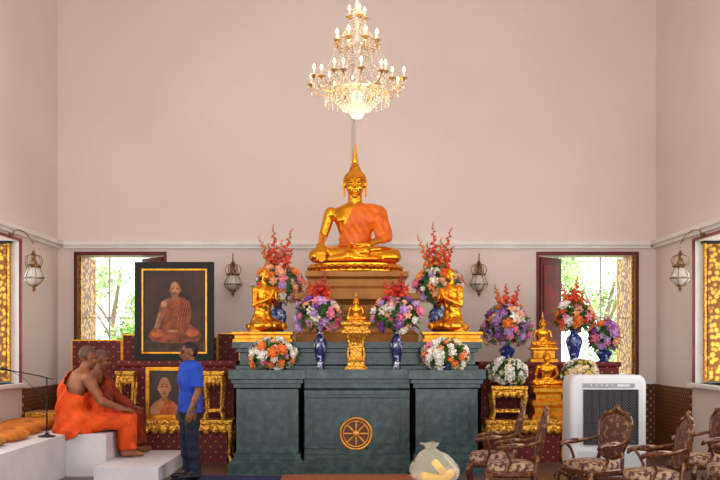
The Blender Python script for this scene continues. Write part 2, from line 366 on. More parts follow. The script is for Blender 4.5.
# ---- main buddha
BT=[(0,.03,.02),(0,.03,.14),(0,.03,.28),(0,.02,.42),(0,.0,.56),(0,0,.67),(0,.01,.75),(0,.01,.80),(0,.01,.84)]
BR_=[(.36,.24),(.33,.21),(.205,.15),(.212,.15),(.265,.17),(.315,.17),(.29,.145),(.19,.12),(.10,.09)]
def buddha_body():
    g=G(); g.loft(BT,(1,0,0),BR_,28)
    g.cap((0,.0,.78),(0,-.01,.98),.098,.09)
    for s_ in (-1,1):
        g.ell((s_*.325,.005,.685),(.092,.092,.098)); g.ell((s_*.13,-.085,.61),(.13,.07,.09))
        g.cap((s_*.13,.02,.13),(s_*.51,-.13,.115),.15,.105)
    g.cap((-.338,0,.68),(-.43,.02,.38),.08,.062); g.cap((-.43,.02,.38),(-.45,-.22,.25),.06,.042)
    g.cap((.338,0,.68),(.43,.0,.38),.08,.064); g.cap((.43,.0,.38),(.17,-.28,.25),.062,.042)
    g.cap((.52,-.15,.10),(-.10,-.37,.085),.10,.07); g.cap((-.52,-.15,.11),(.14,-.35,.15),.10,.07)
    g.cap((.14,-.35,.17),(.33,-.29,.19),.045,.03); g.cap((-.10,-.37,.07),(-.34,-.34,.05),.055,.035)
    g.ell((0,-.15,.06),(.46,.28,.07))
    hand(g,(-.45,-.24,.25),(.02,-.75,-1),(0,1,-.3),1,1.8,.15)
    hand(g,(.18,-.29,.245),(-1,-.1,0),(0,0,1),1,1.8,.2)
    return g
BM=remesh(buddha_body(),'buddha_body',M_gold,.0105,5)
def buddha_head():
    g=G(); g.push(frameM((0,-.01,1.08),(0,-1,0),(0,0,1),1.0))
    g.ell((0,.01,.03),(.142,.15,.16),20); g.ell((0,-.03,-.06),(.112,.116,.125),20); g.ell((0,-.10,-.163),(.042,.042,.028)); g.cap((0,.0,-.08),(0,.01,-.22),.095,.10)
    g.cap((0,-.148,.05),(0,-.172,-.035),.011,.02,10); g.ell((0,-.158,-.045),(.03,.022,.013)); g.ell((0,-.140,-.095),(.042,.016,.010)); g.ell((0,-.138,-.115),(.030,.017,.010))
    for s_ in (-1,1):
        g.tube([(s_*.02,-.149,.055),(s_*.06,-.14,.072),(s_*.11,-.105,.052)],[.006,.007,.005],8)
        g.ell((s_*.058,-.128,.02),(.034,.016,.012)); g.ell((s_*.066,-.095,-.06),(.045,.042,.045))
        g.ell((s_*.148,.0,-.0),(.014,.036,.07)); g.cap((s_*.148,-.005,-.03),(s_*.146,-.01,-.16),.018,.014,8)
    g.pop(); return remesh(g,'buddha_head',M_gold,.0065,3)
BHm=buddha_head()
def hairG():
    g=G(); g.ell((0,.005,1.125),(.150,.160,.145),24); g.ell((0,.01,1.275),(.07,.07,.07),20)
    for k in range(420):
        zz=1-k/419*1.15; zz=max(-1,zz); a=k*2.39996; r=math.sqrt(max(0,1-zz*zz))
        p=V(.15*r*math.cos(a),.005+.16*r*math.sin(a),1.125+.145*zz)
        if (p.z<1.16 and p.y<-.06) or p.z<1.02: continue
        g.ell(p,(.0105,)*3,6)
    for k in range(90):
        zz=1-k/90*1.3; a=k*2.39996; r=math.sqrt(max(0,1-zz*zz)); g.ell((.07*r*math.cos(a),.01+.07*r*math.sin(a),1.275+.07*zz),(.010,)*3,6)
    return g
HM=hairG().mesh('buddha_hair',M_gold2,None)
bm=bmesh.new(); bm.from_mesh(HM)
bmesh.ops.delete(bm,geom=[f for f in bm.faces if (lambda c:(c.y<-.03 and c.z<1.17-abs(c.x)*.35) or c.z<.985)(f.calc_center_median())],context='FACES'); bm.to_mesh(HM); bm.free()
FG=G(); FG.lathe([(.045,1.33),(.052,1.35),(.03,1.37),(.04,1.40),(.026,1.44),(.028,1.48),(.016,1.55),(.010,1.61),(.001,1.67)],n=12,ripple=.12,rn=6)
FMe=FG.mesh('flame_finial',M_gold,.8)
LG=G()
LG.lathe([(.96,0),(1.0,.015),(1.0,.03),(.9,.04),(.86,.055),(.9,.075),(.97,.09),(.97,.115),(.9,.12)],n=48,sx=.62,sy=.46,c=(0,-.07,-.12))
for k in range(36):
    a=2*pi*k/36; LG.ell((.60*math.cos(a),-.07+.445*math.sin(a),-.055),(.05,.05,.04),8)
    LG.ell((.575*math.cos(a),-.07+.42*math.sin(a),-.09),(.05,.05,.025),8)
LM=LG.mesh('lotus_base',M_gold,.8)
g=G(); g.loft(BT[1:],(1,0,0),[(a+.012,b+.012) for a,b in BR_[1:]],28)
g.ell((.325,.005,.685),(.105,.105,.112)); g.ell((.13,-.087,.61),(.142,.084,.102)); g.ell((-.13,-.087,.61),(.142,.084,.102)); g.cap((.338,0,.68),(.43,.0,.38),.094,.08); g.cap((.43,.0,.38),(.37,-.08,.345),.08,.07); g.cap((.1,0,.79),(.32,0,.70),.095,.095)
g.cap((.30,-.06,.60),(.35,-.04,.36),.085,.075)
SMr=remesh(g,'orange_sash',M_sash,.010,5)
SM=inflate(SMr,'orange_sash',M_sash,.002,None,lambda c:.0035*math.sin(66*(c.x*.8+c.z*.6)+2*math.sin(6*c.x)),
  [((.01,0,.82),(-.9,0,.44)),((0,0,.25),(0,0,-1)),((0,0,.815),(0,0,1))])
YB=14.95; ZB=2.72
bud=thing('buddha_statue','large gilded seated Buddha statue wearing an orange satin sash','statue',(X(355,YB),YB,ZB),scale=1.04)
BP=(('body',BM),('head',BHm),('hair',HM),('flame_finial',FMe),('lotus_base',LM))
for nm,me in BP: part(nm,me,bud)
for s_ in (-1,1):
    g=G(); g.tube([(s_*.028,-.155,1.098),(s_*.058,-.158,1.088),(s_*.090,-.140,1.094)],[.003,.008,.003],8); part('eyelid',g,bud,M_eye)
g=G(); g.tube([(-.038,-.150,.984),(0,-.166,.979),(.038,-.150,.984)],[.002,.005,.002],8); part('mouth',g,bud,mat('dark_gold',(120,66,20),.5,.4))
part('sash',SM,bud,label='orange satin sash over one shoulder')
def small_buddha(loc,s,label,rot=0):
    r=thing('buddha_statuette',label,'statue',loc,rot,scale=s)
    for nm,me in BP: part(nm,me,r)
    return r
# ---- disciples kneeling
J=dict(spine=[(0,.06,.16),(0,.05,.24),(0,.03,.40),(0,.01,.58),(0,0,.72),(0,0,.78),(0,0,.82)],head=(0,-.01,.98),hf=(0,-1,-.08),
 sh=[(-.18,0,.72),(.18,0,.72)],el=[(-.23,-.05,.46),(.23,-.05,.46)],wr=[(-.025,-.24,.58),(.025,-.24,.58)],
 hand=[((0,-.3,1),(1,0,0),1),((0,-.3,1),(-1,0,0),-1)],curl=.05,
 sr=[(.15,.12),(.17,.13),(.135,.11),(.165,.12),(.18,.11),(.105,.08),(.058,.058)],
 hip=[(-.1,.05,.18),(.1,.05,.18)],kn=[(-.15,-.36,.09),(.15,-.36,.09)],an=[(-.1,.12,.06),(.1,.12,.06)],toe=[(-.1,.3,.04),(.1,.3,.04)])
g=G(); human(g,J); g.ell((0,-.07,.10),(.25,.36,.10)); g.ell((.0,.15,.09),(.23,.22,.09)); g.loft([(0,.05,0),(0,.05,.30)],(1,0,0),[(.26,.2),(.16,.13)])
KM=remesh(g,'disciple_body',M_gold,.0095,6)
KR=inflate(KM,'disciple_robe',M_gold,.012,lambda c:not(c.y<-.16 and c.z>.3),lambda c:.003*math.sin(50*(c.x*.5+c.z)),[((.05,0,.80),(-.7,0,.7)),((0,0,.79),(0,0,1)),((0,0,.03),(0,0,-1))])
def disciple(px,rot,label):
    d=14.05; sc=.76; r=thing('disciple_statue',label,'statue',(X(px,d),d,1.64),0,group='kneeling gilded disciples')
    for nm,me in (('body',KM),('robe',KR)):
        o=part(nm,me,r); o.location=(0,0,.135); o.scale=(sc,)*3; o.rotation_euler=(0,0,rot)
    g=G(); g.stack([(.385,.245,0),(.385,.245,.035),(.36,.22,.045),(.36,.22,.085),(.39,.25,.10),(.39,.25,.13)]); 
    part('base',g,r,M_gold2,.3); return r
disciple(264,math.radians(40),'gilded kneeling disciple statue with joined hands, beside vase')
disciple(451,math.radians(-40),'gilded kneeling disciple statue with joined hands, beside throne pedestal')
# ---- man in blue
J=dict(spine=[(0,.0,.82),(0,.0,.90),(0,.005,1.03),(0,-.005,1.18),(0,0,1.30),(0,.005,1.37),(0,.005,1.40)],head=(0,-.015,1.505),hf=(0,-1,-.12),
 sh=[(-.175,.01,1.315),(.175,.01,1.315)],el=[(-.225,.03,1.05),(.225,.03,1.05)],wr=[(-.215,-.06,.83),(.215,-.06,.83)],
 hand=[((0,-.2,-1),(1,0,0),-1),((0,-.2,-1),(-1,0,0),1)],curl=.5,
 hip=[(-.085,0,.85),(.085,0,.85)],kn=[(-.10,-.02,.46),(.10,-.0,.46)],an=[(-.10,.02,.09),(.10,.04,.09)],toe=[(-.11,-.15,.035),(.11,-.13,.035)])
g=G(); human(g,J); MM=remesh(g,'person_body',M_skin2,.0065,2)
man=thing('person','person in blue t-shirt and navy trousers standing, facing seated monk','person',(X(190,12.6),12.6,.014),math.radians(-64))
part('body',MM,man)
part('tshirt',inflate(MM,'tshirt',M_tee,.017,lambda c:(c.z<1.392 and ((abs(c.x)<.172 and c.z>.80 and c.y>-.13) or c.z>1.10)),lambda c:.008+.005*math.sin(34*c.z+9*c.x)+.03*max(0,1.05-c.z)),man)
part('trousers',inflate(MM,'trousers',M_jean,.014,lambda c:(c.z<.87 and c.z>.07 and abs(c.x)<.185 and not(abs(c.x)>.168 and c.z>.62) and not(c.z<.12 and c.y<-.045)),lambda c:.004*math.sin(50*c.z)+.022*max(0,.6-c.z)),man)
c0=Vector(J['head']); Mi=frameM(c0,J['hf'],(0,0,1)).inverted()
def hk(c):
    p=Mi@c
    return p.length<.16 and (p.z>.078 or (p.z>.045 and p.y>-.045) or (p.y>.015 and p.z>-.0) or (p.y>.035 and p.z>-.055)) and not(abs(p.x)>.083 and p.z<.03)
part('hair',inflate(MM,'hair',M_hair,.010,hk),man); face_parts(man,c0,J['hf'])
for s_ in (-1,1):
    g=G(); a=Vector(J['an'][0 if s_<0 else 1]); t=Vector(J['toe'][0 if s_<0 else 1])
    g.loft([a+V(0,.055,-.045),a+V(0,.03,-.045),a+V(0,-.03,-.04),(a+t)/2+V(0,0,-.012),t+V(0,.0,.008),t+V(0,-.035,.004),t+V(0,-.05,.0)],(1,0,0),[(.02,.02),(.04,.043),(.043,.046),(.046,.036),(.047,.03),(.04,.024),(.015,.012)],14)
    part('shoe',g,man,M_black)
# ---- monks
J=dict(spine=[(0,.08,.05),(0,.07,.13),(0,.11,.28),(0,.08,.45),(0,.01,.57),(0,-.02,.63),(0,-.03,.66)],head=(0,-.07,.79),hf=(0,-1,-.25),
 sh=[(-.19,.0,.56),(.19,.0,.56)],el=[(-.275,-.12,.32),(.24,-.16,.32)],wr=[(-.21,-.36,.235),(.17,-.36,.235)],
 hand=[((.1,-1,-.15),(0,0,-1),-1),((-.1,-1,-.15),(0,0,-1),1)],curl=.5,
 hip=[(-.1,.04,.1),(.1,.04,.1)],kn=[(-.15,-.44,.12),(.15,-.44,.12)],an=[(-.11,-.44,-.21),(.12,-.42,-.21)],toe=[(-.12,-.62,-.258),(.13,-.60,-.258)])
g=G(); human(g,J); MB=remesh(g,'monk_body',M_skin,.0065,2)
g=G()
g.loft([(0,.08,.0),(0,.075,.13),(0,.11,.28),(0,.08,.45),(0,.01,.58),(0,-.02,.64)],(1,0,0),[(.23,.18),(.22,.17),(.185,.15),(.195,.15),(.20,.13),(.10,.09)])
for s_ in (-1,1):
    g.cap((s_*.1,.04,.115),(s_*.16,-.45,.12),.112,.09); g.cap((s_*.16,-.45,.10),(s_*.12,-.46,-.15),.095,.085)
g.ell((0,-.25,.12),(.17,.28,.07)); g.loft([(0,-.46,.15),(0,-.48,0),(0,-.49,-.19)],(1,0,0),[(.2,.08),(.2,.07),(.23,.09)])
g.cap((.19,.0,.56),(.25,-.16,.32),.085,.085); g.cap((.25,-.16,.32),(.18,-.34,.22),.085,.08); g.cap((0,.0,.57),(.19,.0,.57),.085,.075)
g.loft([(0,.12,.0),(0,.16,.04),(0,.15,.2)],(1,0,0),[(.28,.14),(.25,.13),(.15,.1)])
g.cap((.12,-.1,.50),(-.12,-.15,.26),.08,.08)
RM=remesh(g,'monk_robe',M_orange,.009,2)
def rf(c): return .008*math.sin(45*(c.x*.5+c.z*.7+c.y*.5))+.005*math.sin(80*(c.z*.4-c.y*.6+c.x))
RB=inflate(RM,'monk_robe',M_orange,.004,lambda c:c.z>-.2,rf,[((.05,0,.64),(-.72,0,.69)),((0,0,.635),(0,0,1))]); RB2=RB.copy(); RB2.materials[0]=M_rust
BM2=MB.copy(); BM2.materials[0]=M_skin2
c0=Vector(J['head']); Mi=frameM(c0,J['hf'],(0,0,1)).inverted()
SC=inflate(MB,'scalp',M_stub,.002,lambda c:(lambda p:p.length<.16 and (p.z>.045 or (p.y>.02 and p.z>-.04)) and not(abs(p.x)>.083 and p.z<.03))(Mi@c))
def monk(loc,rot,label,b,r_,sc):
    m=thing('monk',label,'person',loc,rot,scale=sc); part('body',b,m); part('robe',r_,m); part('shaved_hair',SC,m); face_parts(m,c0,J['hf']); return m
BZ=.525
monk((-3.42,13.26,BZ),math.radians(122),'monk in orange robe seated on platform edge, shoulder bare',MB,RB,1.18)
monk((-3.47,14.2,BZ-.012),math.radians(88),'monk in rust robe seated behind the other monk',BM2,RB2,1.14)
# ================================================================= LEFT PLATFORM
PZ=.515
g=G(); g.box(-W+.01,-3.54,9.6,14.48,0,PZ); thing('platform','long white cloth-covered platform along the wall','platform',mesh=g.mesh('platform',M_cloth,.3))
g=G(); g.box(-3.538,-3.05,12.98,14.48,0,PZ); thing('platform','white cloth-covered platform extension where monks sit','platform',mesh=g.mesh('platform',M_cloth,.3))
g=G(); g.box(-3.045,-2.3,12.35,14.4,0,.182); thing('step','low white step before the monks','step',mesh=g.mesh('step',M_cloth,.3))
M_cush=mat('gold_cushion',(222,134,34),.8,c2=(186,98,24),ns=8,bump=.2,bs=20); M_cush2=mat('brown_cushion',(150,84,30),.8,c2=(206,140,50),ns=20)
def cushion(loc,w,d,h,m,label):
    g=G(); R=[]
    for t,sc in ((0,.86),(.15,.96),(.5,1),(.85,.96),(1,.86),(1.04,.5)):
        ring=[]
        for j in range(32):
            a=2*pi*j/32; cx=math.copysign(abs(math.cos(a))**.35,math.cos(a)); cy=math.copysign(abs(math.sin(a))**.35,math.sin(a))
            ring.append((cx*w/2*sc,cy*d/2*sc,h*t))
        R.append(ring)
    g.rings(R); c=thing('cushion',label,'cushion',loc,group='cushions on the white platform'); part('pad',g,c,m,.9)
    g=G(); g.tube([(math.copysign(abs(math.cos(2*pi*j/32))**.35,math.cos(2*pi*j/32))*w/2,math.copysign(abs(math.sin(2*pi*j/32))**.35,math.sin(2*pi*j/32))*d/2,h*.5) for j in range(33)],.008,6); part('piping',g,c,M_cush2)
cushion((-4.2,13.8,PZ),.6,.72,.13,M_cush,'flat golden-orange seat cushion')
cushion((-4.2,13.0,PZ),.6,.72,.12,M_cush,'flat golden-orange seat cushion')
cushion((-4.14,12.15,PZ),.7,.75,.10,M_cush,'flat golden-orange seat cushion')
cushion((-4.14,11.25,PZ),.72,.8,.11,M_cush2,'brown and gold patterned seat cushion')
g=G(); g.box(-4.5,-3.62,14.6,15.1,0,.62); g.mi=1; g.box(-4.53,-3.59,14.57,15.12,.62,.68)
thing('bench','red lacquered low bench with gilt top','bench',mesh=g.mesh('bench',[M_red,M_gilt],.3))
ms=thing('microphone_stand','black microphone stand with boom arm on white platform','microphone stand',(-3.66,12.6,PZ))
g=G(); g.lathe([(.10,0),(.10,.015),(.03,.03),(.012,.05)],n=24); part('base',g,ms,M_black)
g=G(); g.tube([(0,0,.03),(0,0,.70)],.009); part('pole',g,ms,M_black)
g=G(); g.tube([(.07,0,.68),(-.1,0,.725),(-.42,0,.78)],.007); part('boom',g,ms,M_black)
g=G(); g.tube([(-.42,0,.78),(-.50,0,.80)],[.011,.014]); g.ell((-.525,0,.806),(.03,.024,.024)); part('microphone',g,ms,M_black)
g=G(); g.tube([(-.40,0,.77),(-.25,-.02,.68),(-.1,-.03,.53),(.02,-.04,.3),(.03,-.06,.1),(.1,-.2,.01)],.004,6); part('cable',g,ms,M_black)
# ================================================================= TABLES
def gilt_table(loc,w,d,h,label,top=M_gilt,group=None,panel=None):
    t=thing('gilt_table',label,'table',loc,group=group)
    g=G(); g.stack([(w/2-.02,d/2-.02,h-.06),(w/2,d/2,h-.045),(w/2,d/2,h)]); part('table_top',g,t,top,.3)
    g=G(); ap=min(.16,h*.25); n=max(3,int(w/.12))
    g.box(-w/2+.03,w/2-.03,-d/2+.02,-d/2+.04,h-.06-ap*.5,h-.06); g.box(-w/2+.03,w/2-.03,d/2-.04,d/2-.02,h-.06-ap*.5,h-.06)
    g.box(-w/2+.02,-w/2+.04,-d/2+.03,d/2-.03,h-.06-ap*.5,h-.06); g.box(w/2-.04,w/2-.02,-d/2+.03,d/2-.03,h-.06-ap*.5,h-.06)
    for k in range(n):
        x=-w/2+.06+(w-.12)*(k+.5)/n; g.ell((x,-d/2+.025,h-.06-ap*.5),((w-.12)/n*.5,.018,ap*.42),10)
    part('apron',g,t,M_gilt)
    for a in (-1,1):
        for b in (-1,1):
            g=G(); x=a*(w/2-.04); y=b*(d/2-.04); r=min(.035,w*.09)
            g.tube([(x,y,h-.06),(x+a*.015,y+b*.01,h*.72),(x-a*.0,y,h*.4),(x-a*.01,y,h*.18),(x+a*.012,y+b*.01,.05),(x+a*.02,y+b*.015,0)],[r,r*1.1,r*.7,r*.6,r*.9,r*.8],8); part('leg',g,t,M_gilt)
    if h>.4 and w<.7:
        g=G(); g.box(-w/2+.04,w/2-.04,-d/2+.04,d/2-.04,.10,.14); part('stretcher',g,t,M_gilt)
    if panel:
        g=G(); g.box(-w/2+.08,w/2-.08,-d/2+.06,d/2-.06,.0,h-.07); part('cloth_panel',g,t,panel,.3)
    return t
gilt_table((X(174,14.72),14.72,0),1.66,.46,.58,'long carved gilt altar table with red cloth panel',panel=M_redgold)
gilt_table((X(127,14.8),14.78,.58),.27,.28,.66,'small slender gilt stand beside the portraits',group='slender gilt stands')
gilt_table((X(215,14.8),14.78,.58),.29,.28,.66,'small slender gilt stand beside the portraits',group='slender gilt stands')
g=G(); g.stack([(.83,.27,0),(.83,.27,.06),(.80,.25,.08),(.80,.25,1.28),(.83,.27,1.31),(.83,.27,1.38)],-2.53,15.26)
thing('altar_cabinet','dark red cabinet with gold lattice pattern holding large portrait','cabinet',mesh=g.mesh('altar_cabinet',M_redgold,.3))
sc=thing('screen','dark red screen panels with gold pattern and gilt rim','screen',(0,15.66,0))
for x0,x1,zt in ((-4.18,-3.45,1.66),(-3.44,-3.08,1.74),(-3.07,-2.05,1.70),(-2.04,-1.72,1.76)):
    g=G(); g.box(x0,x1,0,.04,0,zt); g.mi=1; g.box(x0,x1,-.01,.05,zt,zt+.018); g.box(x0,x0+.012,-.01,.0,0,zt); g.box(x1-.012,x1,-.01,.0,0,zt); part('panel',g,sc,[M_redgold,M_gold2],.3)
def poly(g,pts,y,mi):
    g.mi=mi; g.add([(a,y,b) for a,b in pts],[tuple(range(len(pts)))])
def oval(cx,cz,rx,rz,n=28): return [(cx+rx*math.cos(2*pi*k/n),cz+rz*math.sin(2*pi*k/n)) for k in range(n)]
P_bg=mat('painted_dark',(38,22,16),.5,c2=(88,50,28),ns=2.0,lo=.42,hi=.85); P_sk=mat('painted_skin',(158,94,56),.5,c2=(96,52,32),ns=6,lo=.42,hi=.72)
P_rb=mat('painted_robe',(160,74,28),.5,c2=(92,38,18),ns=8,lo=.4,hi=.65); P_se=mat('painted_seat',(46,30,22),.5,c2=(78,50,30),ns=8); P_hr=mat('painted_shade',(58,32,22),.5); P_lt=mat('painted_backdrop',(70,58,50),.5,c2=(52,42,38),ns=3)
P_sl=mat('painted_light_skin',(196,134,88),.5,c2=(156,98,62),ns=7,lo=.4,hi=.7); P_rl=mat('painted_robe_light',(200,102,42),.5,c2=(156,70,28),ns=9)
def portrait(loc,w,h,fw,label,kind,framem):
    t=thing('portrait',label,'framed picture',loc)
    g=G()
    for i,(o,dz,mm) in enumerate(((0,.0,0),(fw*.80,-.008,1))):
        ww=fw*.80 if i==0 else fw*.20; y0=-.03-dz; g.mi=mm
        g.box(-w/2+o,w/2-o,y0,.03,h-o-ww,h-o); g.box(-w/2+o,w/2-o,y0,.03,o,o+ww); g.box(-w/2+o,-w/2+o+ww,y0,.03,o+ww,h-o-ww); g.box(w/2-o-ww,w/2-o,y0,.03,o+ww,h-o-ww)
    part('frame',g,t,[framem,M_gold2],.3)
    iw=w/2-fw; g=G(); ih=h-2*fw; cz=h/2
    g.mi=0; g.add([(-iw,0,fw),(iw,0,fw),(iw,0,h-fw),(-iw,0,h-fw)],[(0,1,2,3)])
    S=iw*2
    def Q(pts): return [(a*S,cz+b*ih) for a,b in pts]
    def hd(cx,cy,k,sk,sl,y):
        poly(g,Q(oval(cx,cy,.078*k,.092*k)),y,sk); poly(g,Q(oval(cx-.012*k,cy+.03*k,.05*k,.05*k)),y-.0004,sl)
        for a in (-1,1):
            poly(g,Q(oval(cx+a*.08*k,cy-.01*k,.012*k,.026*k,10)),y+.0004,sk)
            poly(g,Q(oval(cx+a*.03*k,cy+.006*k,.018*k,.006*k,8)),y-.0008,4); poly(g,Q(oval(cx+a*.03*k,cy+.024*k,.022*k,.003*k,8)),y-.0008,4)
            poly(g,Q(oval(cx+a*.035*k,cy-.022*k,.02*k,.014*k,10)),y-.0006,sl)
        poly(g,Q(oval(cx,cy-.02*k,.010*k,.018*k,8)),y-.001,sl); poly(g,Q(oval(cx,cy-.036*k,.014*k,.004*k,8)),y-.0011,4)
        poly(g,Q(oval(cx,cy-.054*k,.026*k,.005*k,8)),y-.0008,4)
    if kind=='full':
        poly(g,Q([(-.49,-.49),(.49,-.49),(.49,-.36),(-.49,-.36)]),-.001,3)
        poly(g,Q([(-.42,-.31),(-.36,-.37),(-.15,-.39),(.15,-.39),(.38,-.37),(.44,-.30),(.38,-.22),(.20,-.14),(-.18,-.14),(-.36,-.22)]),-.003,2)
        poly(g,Q(oval(-.28,-.27,.10,.05)),-.0034,7); poly(g,Q(oval(.29,-.27,.10,.045)),-.0034,7)
        poly(g,Q([(-.20,-.15),(.24,-.15),(.28,-.02),(.25,.10),(.17,.16),(.05,.18),(-.05,.16),(-.12,.08),(-.18,-.03)]),-.004,2)
        poly(g,Q([(-.18,-.05),(-.10,.07),(-.04,.17),(-.13,.155),(-.22,.10),(-.26,.0),(-.32,-.18),(-.36,-.24),(-.29,-.26),(-.22,-.16)]),-.005,1)
        poly(g,Q(oval(-.17,.09,.045,.04)),-.0054,6); poly(g,Q([(-.25,-.02),(-.22,-.02),(-.29,-.2),(-.32,-.2)]),-.0054,6)
        poly(g,Q([(-.05,.13),(.07,.13),(.055,.22),(-.04,.22)]),-.006,1)
        hd(.01,.27,1.05,1,6,-.007)
        poly(g,Q(oval(-.02,-.25,.12,.025)),-.008,1); poly(g,Q(oval(-.02,-.243,.08,.012)),-.0084,6)
        for q in range(4):
            poly(g,Q([(.02+q*.05,-.14),(.03+q*.05,-.14),(.14+q*.03,.14),(.13+q*.03,.14)]),-.0085,4)
            poly(g,Q([(.032+q*.05,-.14),(.045+q*.05,-.14),(.15+q*.03,.13),(.142+q*.03,.13)]),-.0085,7)
    else:
        g.mi=5; g.add([(-iw*.98,-.001,fw),(iw*.98,-.001,fw),(iw*.98,-.001,h-fw),(-iw*.98,-.001,h-fw)],[(0,1,2,3)])
        poly(g,Q([(-.49,-.49),(.49,-.49),(.47,-.34),(.34,-.22),(.12,-.14),(-.12,-.14),(-.34,-.22),(-.47,-.34)]),-.003,7)
        poly(g,Q([(-.47,-.34),(-.34,-.22),(-.12,-.14),(.02,-.17),(-.18,-.49),(-.49,-.49)]),-.004,6)
        poly(g,Q([(-.11,-.2),(.11,-.2),(.10,.0),(-.10,.0)]),-.005,1)
        hd(0,.12,2.5,6,6,-.006)
    part('painting',g.mesh('painting',[P_bg,P_sk,P_rb,P_se,P_hr,P_lt,P_sl,P_rl],None,False),t)
    return t
d=15.08; portrait((X(174.5,d),d,1.382),(214-135)/F*d,Z(262,d)-1.382,.12,'large black-framed painting of a seated monk','full',M_blackw)
d=14.86; portrait((X(164.5,d),d,.582),37/F*d,Z(367,d)-.582,.05,'small gilt-framed painting of a monk','bust',M_gold2)
# ================================================================= FLOWERS
def rose(m):
    g=G(); g.ell((0,0,.25),(.42,.42,.45),8)
    for lay,(n,tilt,r,z) in enumerate(((5,.35,.35,.25),(6,.85,.55,.12))):
        for k in range(n):
            a=2*pi*(k+.5*lay)/n
            g.push(Matrix.Rotation(a,4,'Z')@Matrix.Translation((r,0,z))@Matrix.Rotation(tilt,4,'Y')); g.ell((0,0,.1),(.12,.36,.42),8); g.pop()
    return g.mesh('blossom',m,None)
def lily(m,mc):
    g=G()
    for k in range(6):
        a=2*pi*k/6; g.push(Matrix.Rotation(a,4,'Z'))
        w=.30; pts=[(0,0,0),(.35,-w,.32),(.4,0,.24),(.35,w,.32),(.8,-w*.8,.42),(.85,0,.36),(.8,w*.8,.42),(1.15,0,.28)]
        g.add(pts,[(0,1,2),(0,2,3),(1,4,5,2),(2,5,6,3),(4,7,5),(5,7,6)]); g.pop()
    g.mi=1; g.ell((0,0,.2),(.14,.14,.2),6)
    return g.mesh('blossom',[m,mc],None,False)
BL_={k:[rose(FM[k]),lily(FM[k],FM['yellow'])] for k in FM}
def blade(g,p,d,l,w):
    d=d.normalized(); s_=d.orthogonal().normalized(); s_=(Matrix.Rotation(random.random()*6.28,3,d)@s_)
    g.add([p,p+d*l*.5+s_*w,p+d*l+V(0,0,-l*.18),p+d*l*.5-s_*w],[(0,1,2,3)])
def arrangement(loc,cz,r,pal,n,vase,label,spikes=0,spc='coral',sh=.45,bs=.066,lily_f=.3,sw=.30):
    t=thing('flower_arrangement',label,'flowers',loc)
    g=G(); vh=cz-r[2]*.75
    if vase in('tall','blue'):
        k=max(vh,.2); q=.078 if vase=='tall' else .115
        g.lathe([(q*.6,0),(q*.65,.02),(q*.5,k*.10),(q*.75,k*.35),(q*1.05,k*.62),(q*.9,k*.75),(q*.45,k*.86),(q*.5,k*.95),(q*.75,k*1.0),(q*.6,k*.99)],n=24)
        part('vase',g,t,M_china if vase=='tall' else M_chinab)
    else:
        k=max(vh,.07)
        g.lathe([(.07,0),(.08,.01),(.05,.03),(.13,k*.7),(.16,k),(.14,k)],n=24); part('bowl',g,t,M_chinab)
    g=G(); big=spikes>0
    for i in range(280):
        z=random.uniform(-.8,1); a=random.random()*6.283; q=math.sqrt(1-z*z)
        dv=V(q*math.cos(a),q*math.sin(a),z); p=V(dv.x*r[0],dv.y*r[1],dv.z*r[2])*random.uniform(.5,.9)+V(0,0,cz)
        dd=dv+V(random.uniform(-.5,.5),random.uniform(-.3,.3),random.uniform(-.3,.6)); L=random.uniform(.07,.13)
        if big and i%6==0: L*=1.6; dd.y*=.5; dd.z=abs(dd.z)+.2
        if p.z+min(0,dd.normalized().z)*L<.03: continue
        blade(g,p,dd,L,random.uniform(.012,.022))
    g.ell((0,0,cz),(r[0]*.7,r[1]*.7,r[2]*.7),14)
    for k in range(8): g.tube([(0,0,max(0,vh*.8)),(r[0]*.4*math.cos(k),r[1]*.4*math.sin(k),cz)],.005,5)
    part('foliage',g.mesh('foliage',M_leaf,None,False),t,stuff=True)
    ph=random.random()*6
    for k in range(n):
        z=1-1.75*(k+.5)/n; a=k*2.39996+random.uniform(-.3,.3); q=math.sqrt(max(0,1-z*z)); dv=V(q*math.cos(a),q*math.sin(a),z)
        f=random.uniform(.78,1.02)+(.14*math.sin(3*a+ph) if big else 0)+(.12*random.random() if z>0 else 0); p=V(dv.x*r[0]*f,dv.y*r[1]*min(f,1),dv.z*r[2]*f)+V(0,0,cz)
        c=random.choices(list(pal),list(pal.values()))[0]
        b=part('blossom',BL_[c][1 if random.random()<lily_f else 0],t); b.location=p
        b.rotation_euler=dv.to_track_quat('Z','Y').to_euler(); s_=bs*random.choice((.65,.85,1.0,1.1,1.3)); b.scale=(s_,s_,s_)
    for k in range(spikes):
        a=(-sw+2*sw*k/max(1,spikes-1)) if spikes>1 else .05; b_=random.uniform(-.2,.2)
        dv=V(math.sin(a),b_,math.cos(a)).normalized(); p0=V(0,0,cz)+dv*r[2]*.4; L=r[2]*.6+sh*(1.08 if k%2==0 else .74)*(1-.25*abs(a)/max(sw,.01)+random.uniform(-.06,.06))
        g=G(); bend=V(math.sin(a)*.12*L,0,-.03*abs(a)); cur=lambda t:p0+dv*L*t+bend*t*t
        g.tube([cur(0),cur(.5),cur(1)],[.006,.005,.003],5); g.mi=1; o1=dv.orthogonal().normalized(); o2=dv.cross(o1)
        for j in range(14):
            t_=.30+.70*j/13; aa=j*2.4; s_=.052*(1.10-t_)+.007; out=o1*math.cos(aa)+o2*math.sin(aa); c=cur(t_)+out*s_*.6
            dd=(out+dv*1.0).normalized(); q=dd.to_track_quat('Z','Y').to_matrix().to_4x4()
            g.push(Matrix.Translation(c)@q); g.lathe([(.25*s_,-.5*s_),(.45*s_,.2*s_),(.95*s_,.9*s_),(.5*s_,.8*s_)],n=8,ripple=.18,rn=4); g.pop()
        part('gladiolus_spike',g,t,[M_stem,FM[spc if k%3 else ('orange' if spc=='coral' else 'coral')]],None)
    return t
